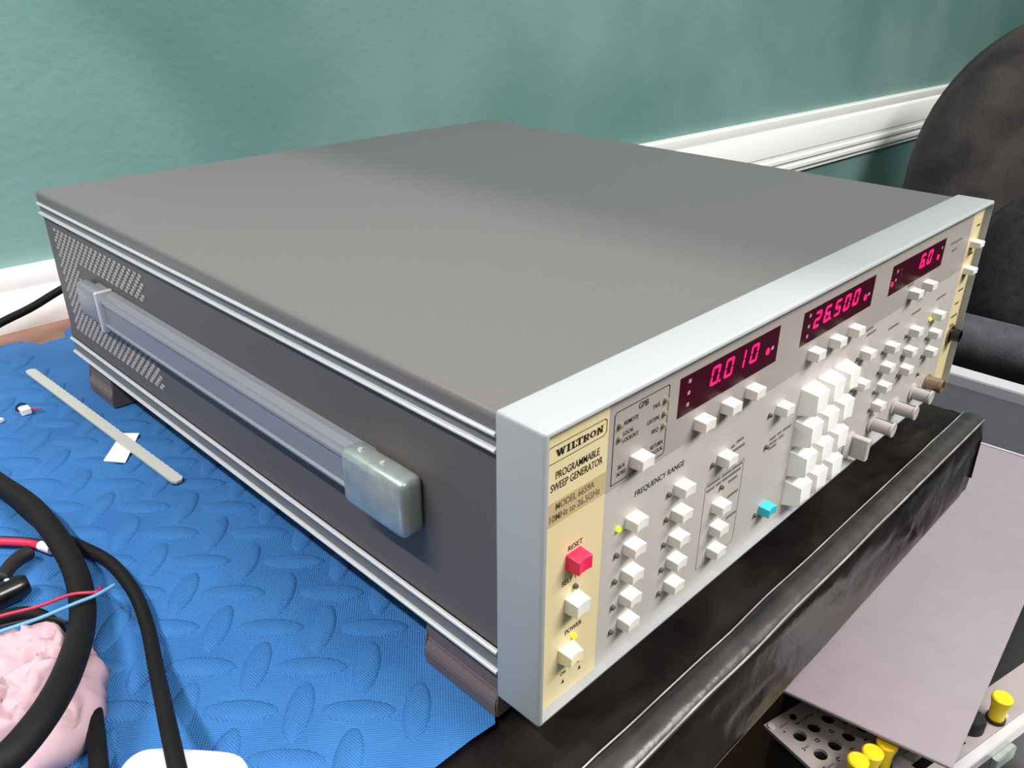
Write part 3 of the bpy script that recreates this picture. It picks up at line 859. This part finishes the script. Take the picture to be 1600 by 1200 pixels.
def crumple(cx, cy, rx, ry, hgt, zb, seed):
    bm = bmesh.new()
    nr, na = 26, 72
    rings = []
    for i in range(nr + 1):
        s = i / nr
        ring = []
        for k in range(na):
            a = 2 * math.pi * k / na
            out = 1 + 0.13 * noise.noise(Vector((math.cos(a) * 1.6, math.sin(a) * 1.6, seed))) + 0.06 * noise.noise(Vector((math.cos(a) * 5, math.sin(a) * 5, seed + 4)))
            x = cx + rx * s * out * math.cos(a); y = cy + ry * s * out * math.sin(a)
            env = max(0.0, 1 - s ** 5) ** 0.5
            q = Vector((x * 62, y * 62, seed)); 
            q2 = q + 0.9 * Vector((noise.noise(q * 1.1), noise.noise(q * 1.1 + Vector((7, 3, 1))), 0))
            rid = 1 - abs(noise.noise(q2)) * 2.1
            rid2 = 1 - abs(noise.noise(q2 * 2.3 + Vector((3, 9, 2)))) * 2
            z = zb + 0.0012 * (1 - s) + hgt * env * (0.34 + 0.42 * rid + 0.24 * rid2)
            ring.append(bm.verts.new((x + 0.002 * noise.noise(q2 * 1.7), y + 0.002 * noise.noise(q2 * 1.7 + Vector((5, 5, 5))), max(z, zb))))
            if i == 0: break
        rings.append(ring)
    for i, (p, q) in enumerate(zip(rings, rings[1:])):
        for k in range(na):
            j = (k + 1) % na
            if len(p) == 1: bm.faces.new((p[0], q[k], q[j]))
            else: bm.faces.new((p[k], p[j], q[j], q[k]))
    bm.faces.new(rings[-1])
    return bm
tag(obj('crumpled_cloth', crumple(-0.146, 0.176, 0.046, 0.046, 0.023, MT, 3.3), M['tissue'], smooth='all'), 'pale pink crumpled cloth under the thickest black cable', 'cloth')

# white charger
bm = bmesh.new()
out = []
for k in range(40):
    a = 2 * math.pi * k / 40
    ca, sa = math.cos(a), math.sin(a)
    e = 0.42
    out.append((0.024 * math.copysign(abs(ca) ** e, ca), 0.021 * math.copysign(abs(sa) ** e, sa)))
lay = []
for s, z in ((0.93, MT), (1.0, MT + 0.003), (1.0, MT + 0.0165), (0.97, MT + 0.0195), (0.90, MT + 0.0213), (0.80, MT + 0.0220)):
    ring = []
    for u, v in out:
        c, s_ = math.cos(R(-49)), math.sin(R(-49))
        ring.append(bm.verts.new((-0.1160 + (u * c - v * s_) * s, 0.0704 + (u * s_ + v * c) * s, z)))
    lay.append(ring)
for p, q in zip(lay, lay[1:]):
    for k in range(40):
        j = (k + 1) % 40
        bm.faces.new((p[k], p[j], q[j], q[k]))
bm.faces.new(lay[0][::-1]); bm.faces.new(lay[-1])
tag(obj('charger', bm, M['white'], smooth=True), 'white rounded charger block at the bottom of the mat', 'charger')

# cable along the wall behind the instrument
cable('mains_cable', [(-260, 592, -13), (-150, 594, -13), (-60, 598, -11), (-14.6, 600, 1.7), (11.9, 600, 8.7), (40.1, 600, 18.7), (75, 585, 33), (110, 545, 48), (120, 500, 55), (120, 474, 56)], 0.0034, M['cable'],
      'black cable rising past the white rail to the instrument')

# ------------------------------------------------------------------ right-hand side: bench, case, sheet, second instrument, chair
BZ = -0.42
bn = thing('low_bench', (0.62, -0.02, FLOOR), 'low dark bench carrying equipment beside the work table', 'bench')
obj('bench_top', B(0.20, 1.02, -0.26, 0.26, BZ - 0.03, BZ, bev=0.003, seg=1), M['bench'], bn)
for lx in (0.21, 0.96):
    for ly in (-0.25, 0.20):
        obj('leg', B(lx, lx + 0.04, ly, ly + 0.04, FLOOR, BZ - 0.03), M['bench'], bn)
cs = thing('storage_case', (0.77, 0.04, BZ), 'slate grey flat case with light grey rim behind the mauve sheet', 'case')
obj('case_body', B(0.60, 0.925, -0.17, 0.235, BZ, -0.225, bev=0.004), M['darkbox'], cs)
obj('lid', B(0.598, 0.90, -0.172, 0.237, -0.225, -0.2045, bev=0.003), M['casegrey'], cs)
obj('rim', B(0.90, 0.927, -0.172, 0.237, -0.225, -0.190, bev=0.003), M['rim'], cs)
# sheet
bm = bmesh.new()
prism(bm, [(0.298, -0.0963), (0.762, -0.0600), (0.750, 0.135), (0.266, 0.105)], 'z', -0.2032, -0.2002)
bmesh.ops.bevel(bm, geom=list(bm.edges), offset=0.0006, segments=1, affect='EDGES')
bo_ = obj('board', bm, M['sheet'])
bm = bmesh.new()
prism(bm, [(0.7605, -0.0601), (0.7635, -0.0598), (0.7515, 0.1353), (0.7485, 0.1350)], 'z', -0.2034, -0.1990)
obj('edge_highlight', bm, M['rim'], bo_)  # pale strip stands in for the highlight along the far edge
tag(bo_, 'large plain mauve-grey board lying below the table edge', 'board')
# instrument lying on its back
u_ = Vector((0.9720, -0.2350)); u_.normalize(); v_ = Vector((u_.y, -u_.x))
v_ = Vector((-0.235, -0.972)).normalized()
O_ = Vector((0.2705, 0.0205))
PZ = -0.2320
def uv(u, v, z): p = O_ + u_ * u + v_ * v; return (p.x, p.y, z)
FU, FV = 0.30, 0.0935
ei = thing('rack_instrument', (0.40, -0.05, BZ), 'grey-faced instrument with round holes and yellow knobs lying face up', 'instrument')
def ubox(u0, u1, v0, v1, z0, z1, bev=0):
    bm = bmesh.new()
    bb = [bm.verts.new(uv(u, v, z0)) for u, v in ((u0, v0), (u1, v0), (u1, v1), (u0, v1))]
    tt = [bm.verts.new(uv(u, v, z1)) for u, v in ((u0, v0), (u1, v0), (u1, v1), (u0, v1))]
    bm.faces.new(bb[::-1]); bm.faces.new(tt)
    for k in range(4): bm.faces.new((bb[k], bb[(k + 1) % 4], tt[(k + 1) % 4], tt[k]))
    if bev: bmesh.ops.bevel(bm, geom=list(bm.edges), offset=bev, segments=1, affect='EDGES')
    return bm
obj('chassis', ubox(0.004, FU - 0.004, 0.008, FV - 0.004, BZ, PZ - 0.008), M['darkbox'], ei)
# faceplate with real holes
def plate_holes(u0, u1, v0, v1, holes, r, cu, cv):
    bm = bmesh.new()
    us = sorted({u0, u1} | {h[0] - cu for h in holes} | {h[0] + cu for h in holes})
    vv = sorted({v0, v1} | {h[1] - cv for h in holes} | {h[1] + cv for h in holes})
    us = [u for u in us if u0 <= u <= u1]; vv = [v for v in vv if v0 <= v <= v1]
    def inside(u, v): return any(abs(u - h[0]) < cu - 1e-6 and abs(v - h[1]) < cv - 1e-6 for h in holes)
    for a, b in zip(us, us[1:]):
        for c, d in zip(vv, vv[1:]):
            if b - a < 1e-6 or d - c < 1e-6 or inside((a + b) / 2, (c + d) / 2): continue
            bm.faces.new([bm.verts.new(uv(*p, PZ)) for p in ((a, c), (b, c), (b, d), (a, d))])
    n = 24
    for hu, hv in holes:
        ci, ro, wl = [], [], []
        for k in range(n):
            a = 2 * math.pi * k / n
            c, s = math.cos(a), math.sin(a)
            f = min(cu / abs(c) if abs(c) > 1e-6 else 9, cv / abs(s) if abs(s) > 1e-6 else 9)
            ro.append(bm.verts.new(uv(hu + f * c, hv + f * s, PZ)))
            ci.append(bm.verts.new(uv(hu + r * c, hv + r * s, PZ)))
            wl.append(bm.verts.new(uv(hu + r * c, hv + r * s, PZ - 0.003)))
        for k in range(n):
            j = (k + 1) % n
            bm.faces.new((ro[k], ro[j], ci[j], ci[k])); bm.faces.new((ci[k], ci[j], wl[j], wl[k]))
    rim = [((u0, v0), (u1, v0)), ((u1, v0), (u1, v1)), ((u1, v1), (u0, v1)), ((u0, v1), (u0, v0))]
    for a, b in rim:
        bm.faces.new([bm.verts.new(uv(*p, z)) for p, z in ((a, PZ), (b, PZ), (b, PZ - 0.003), (a, PZ - 0.003))])
    return bm
holes = []
for px, py in ((309.2, -11.3), (294.4, -7.2), (279.8, -3.1), (303.8, -29.6), (289.4, -25.3), (274.4, -21.1), (318.6, -33.4), (269.2, -39.0)):
    d_ = Vector((px * mm, py * mm)) - O_
    holes.append((d_.dot(u_), d_.dot(v_)))
cols_u = [0.015, 0.0302, 0.0454, 0.0606]; rows_v = [0.0208, 0.0395, 0.058]
holes = [(0.0150, 0.0208), (0.0302, 0.0208), (0.0454, 0.0208), (0.0150, 0.0395), (0.0302, 0.0395), (0.0454, 0.0395), (0.0606, 0.0395), (0.0150, 0.0582)]
obj('faceplate', plate_holes(0, FU, 0, FV, holes, 0.0049, 0.0074, 0.0090), M['faceplate'], ei)
obj('dark_backing', ubox(0.002, FU - 0.002, 0.010, FV - 0.002, PZ - 0.008, PZ - 0.0032), M['black_gloss'], ei)
obj('dark_subpanel', ubox(0.105, FU - 0.002, 0.002, 0.066, PZ, PZ + 0.0008), M['black'], ei)
o = obj('lamp_hole', lathe(bmesh.new(), [(0.0027, 0.0), (0.0027, 0.0004), (0, 0.0004)], 14, 'z', uv(0.024, 0.0065, PZ)), M['black_gloss'], ei)
for u, v in ((0.0035, 0.004), (0.296, 0.004), (0.0035, 0.0895), (0.16, 0.088)):
    obj('screw', lathe(bmesh.new(), [(0.0030, 0), (0.0026, 0.0012), (0.0012, 0.0015), (0, 0.0012)], 14, 'z', uv(u, v, PZ)), M['alu'], ei, smooth=True)
ku, kv = [], []
def yknob(x, y):
    p = (x * mm, y * mm, PZ)
    k = obj('yellow_knob', lathe(bmesh.new(), [(0.0056, 0.001), (0.0056, 0.013), (0.0072, 0.0205), (0.0072, 0.0225), (0.0062, 0.0235), (0, 0.0235)], 20, 'z', p), M['yellow'], ei, smooth=True)
    obj('knob_collar', lathe(bmesh.new(), [(0.0068, 0), (0.0068, 0.003), (0.0058, 0.003)], 16, 'z', p), M['black'], k)
for x, y in ((268.9, -47.7), (282.4, -51.9), (296.8, -55.9), (396.1, -99.1)):
    yknob(x, y)
obj('black_knob', lathe(bmesh.new(), [(0.0095, 0.0), (0.0095, 0.009), (0.008, 0.011), (0, 0.011)], 18, 'z', (0.3760, -0.0880, PZ)), M['black'], ei, smooth=True)
for u, v, a in ((0.062, 0.079, 0.022), (0.100, 0.081, 0.012)):
    obj('slot', ubox(u, u + a, v, v + 0.007, PZ, PZ + 0.0004), M['black_gloss'], ei)
for u, v, a in ((0.008, 0.008, 0.008), (0.026, 0.012, 0.010), (0.044, 0.012, 0.009), (0.008, 0.012 + 0.018, 0.006), (0.010, 0.0495, 0.007), (0.05, 0.066, 0.012), (0.065, 0.07, 0.01)):
    obj('small_print', ubox(u, u + a, v - 0.0008, v + 0.0008, PZ, PZ + 0.0001), M['ink_grey'], ei)
obj('edge_rail', ubox(-0.002, FU, FV, FV + 0.008, PZ - 0.010, PZ + 0.001, 0.001), M['alu'], ei)
obj('side_latch', ubox(0.07, 0.10, FV + 0.008, FV + 0.013, PZ - 0.020, PZ - 0.008, 0.001), M['steel'], ei)
obj('side_latch', ubox(0.125, 0.15, FV + 0.008, FV + 0.013, PZ - 0.020, PZ - 0.008, 0.001), M['steel'], ei)
tag(obj('carton', B(0.50, 0.62, -0.25, -0.122, BZ, BZ + 0.055, bev=0.002, seg=1), M['white']), 'white carton on the dark bench past the face-up instrument', 'box')

# chair
ch = thing('office_chair', (1.42, 0.20, FLOOR), 'black upholstered chair with rounded back facing the table', 'chair')
def cushion(fy, fz, hw, hh, x0, thick, lean, nu=40, nv=14, crown=0.03, expo=2.0, low=None):
    """upright pad: super-elliptic outline in y/z, padded in x; the upper half is an ellipse"""
    bm = bmesh.new()
    def outline(a):
        c, s = math.cos(a), math.sin(a)
        e = 2 / (expo if s >= 0 else (low or expo))
        return hw * math.copysign(abs(c) ** e, c), hh[0 if s >= 0 else 1] * math.copysign(abs(s) ** e, s)
    def ring(s, x):
        r = []
        for k in range(nu):
            y, z = outline(2 * math.pi * k / nu)
            y *= s; z *= s
            r.append(bm.verts.new((x0 + x + lean * z, fy + y, fz + z)))
        return r
    prof_ = []
    for k in range(nv + 1):
        a = math.pi * k / nv
        prof_.append((1 - 0.10 * (1 - math.sin(a)) if 0.12 < k / nv < 0.88 else 1 - 0.10, -thick / 2 * math.cos(a)))
    rings = [ring(s, x) for s, x in prof_]
    inner_f = [ring(s, -thick / 2 - crown * (1 - s)) for s in (0.6, 0.3)]
    inner_b = [ring(s, thick / 2 + crown * .4 * (1 - s)) for s in (0.6, 0.3)]
    chain = inner_f[::-1] + rings + inner_b
    for p, q in zip(chain, chain[1:]):
        for k in range(nu):
            j = (k + 1) % nu
            bm.faces.new((p[k], p[j], q[j], q[k]))
    bm.faces.new(chain[0][::-1]); bm.faces.new(chain[-1])
    return bm
bk = obj('backrest', cushion(0.20, -0.09, 0.277, (0.312, 0.26), 1.62, 0.09, 0.10, nu=64, expo=2.05, low=4), M['fabric'], ch, smooth='all')
obj('lumbar_pad', cushion(0.06, -0.25, 0.262, (0.215, 0.13), 1.555, 0.05, 0.10, nu=56, expo=2.2, low=4, crown=0.02), M['fabric_shaded'], ch, smooth='all')
bm = bmesh.new()
sp = [(1.60, -0.345), (1.45, -0.325), (1.30, -0.285), (1.22, -0.245), (1.17, -0.208), (1.130, -0.190), (1.100, -0.190), (1.078, -0.202), (1.070, -0.220), (1.076, -0.240), (1.095, -0.256), (1.15, -0.285), (1.25, -0.335), (1.60, -0.400)]
nn = 24
rows = []
for k in range(nn + 1):
    y = -0.10 + 0.60 * k / nn
    e = max(0.0, 1 - (abs(2 * k / nn - 1)) ** 8)
    rows.append([bm.verts.new((x + (1 - e) * (0.03 if x < 1.3 else 0), y, z if x > 1.3 else -0.24 + (z + 0.24) * (0.45 + 0.55 * e))) for x, z in sp])
for a, b in zip(rows, rows[1:]):
    for k in range(len(sp)):
        j = (k + 1) % len(sp)
        bm.faces.new((a[k], a[j], b[j], b[k]))
bm.faces.new(rows[0][::-1]); bm.faces.new(rows[-1])
obj('seat', bm, M['fabric2'], ch, smooth='all')
obj('gas_column', lathe(bmesh.new(), [(0.03, -0.62), (0.03, -0.45), (0.02, -0.45), (0.02, -0.39), (0.09, -0.38), (0.09, -0.36), (0, -0.36)], 20, 'z', (1.40, 0.20, 0)), M['black'], ch, smooth=True)
for k in range(5):
    a = 2 * math.pi * k / 5 + 0.3
    c = Vector((1.40, 0.20, 0)); d_ = Vector((math.cos(a), math.sin(a), 0))
    lg = obj('leg', tube(bmesh.new(), [c + Vector((0, 0, -0.60)), c + d_ * 0.14 + Vector((0, 0, -0.64)), c + d_ * 0.28 + Vector((0, 0, -0.70))], 0.018, 10, 4), M['black'], ch, smooth='all')
    obj('caster', lathe(bmesh.new(), [(0, -0.015), (0.03, -0.015), (0.032, 0), (0.03, 0.015), (0, 0.015)], 16, 'y', c + d_ * 0.28 + Vector((0, 0, FLOOR + 0.032))), M['black'], lg, smooth=True)

# ------------------------------------------------------------------ added lamp, out of view, hooded to shade part of the top cover
hl = thing('added_strip_lamp', ADDED_LAMP + Vector((0, 0, 0.03)), 'added unseen lamp with a hood that shades part of the instrument top', 'lamp')
obj('added_lamp_housing', B(ADDED_LAMP.x - 0.04, ADDED_LAMP.x + 0.03, ADDED_LAMP.y - 0.5, ADDED_LAMP.y + 0.5, ADDED_LAMP.z + 0.006, ADDED_LAMP.z + 0.05, bev=0.004), M['white'], hl)
hx, hz = 0.26, 0.31
prism_ = prism(bmesh.new(), [(ADDED_LAMP.x + 0.030, ADDED_LAMP.z + 0.05), (ADDED_LAMP.x + hx + 0.010, ADDED_LAMP.z - hz), (ADDED_LAMP.x + hx + 0.014, ADDED_LAMP.z - hz), (ADDED_LAMP.x + 0.036, ADDED_LAMP.z + 0.05)], 'y', ADDED_LAMP.y - 0.5, ADDED_LAMP.y + 0.5)
obj('shadow_edge_hood', prism_, M['darkbox'], hl)  # added to cut the light off along the cover's shadow edge
for yy in (-0.3, 0.3):
    obj('added_hanger_rod', lathe(bmesh.new(), [(0.004, ADDED_LAMP.z + 0.05), (0.004, 1.9), (0, 1.9)], 8, 'z', (ADDED_LAMP.x, ADDED_LAMP.y + yy, 0)), M['alu'], hl)
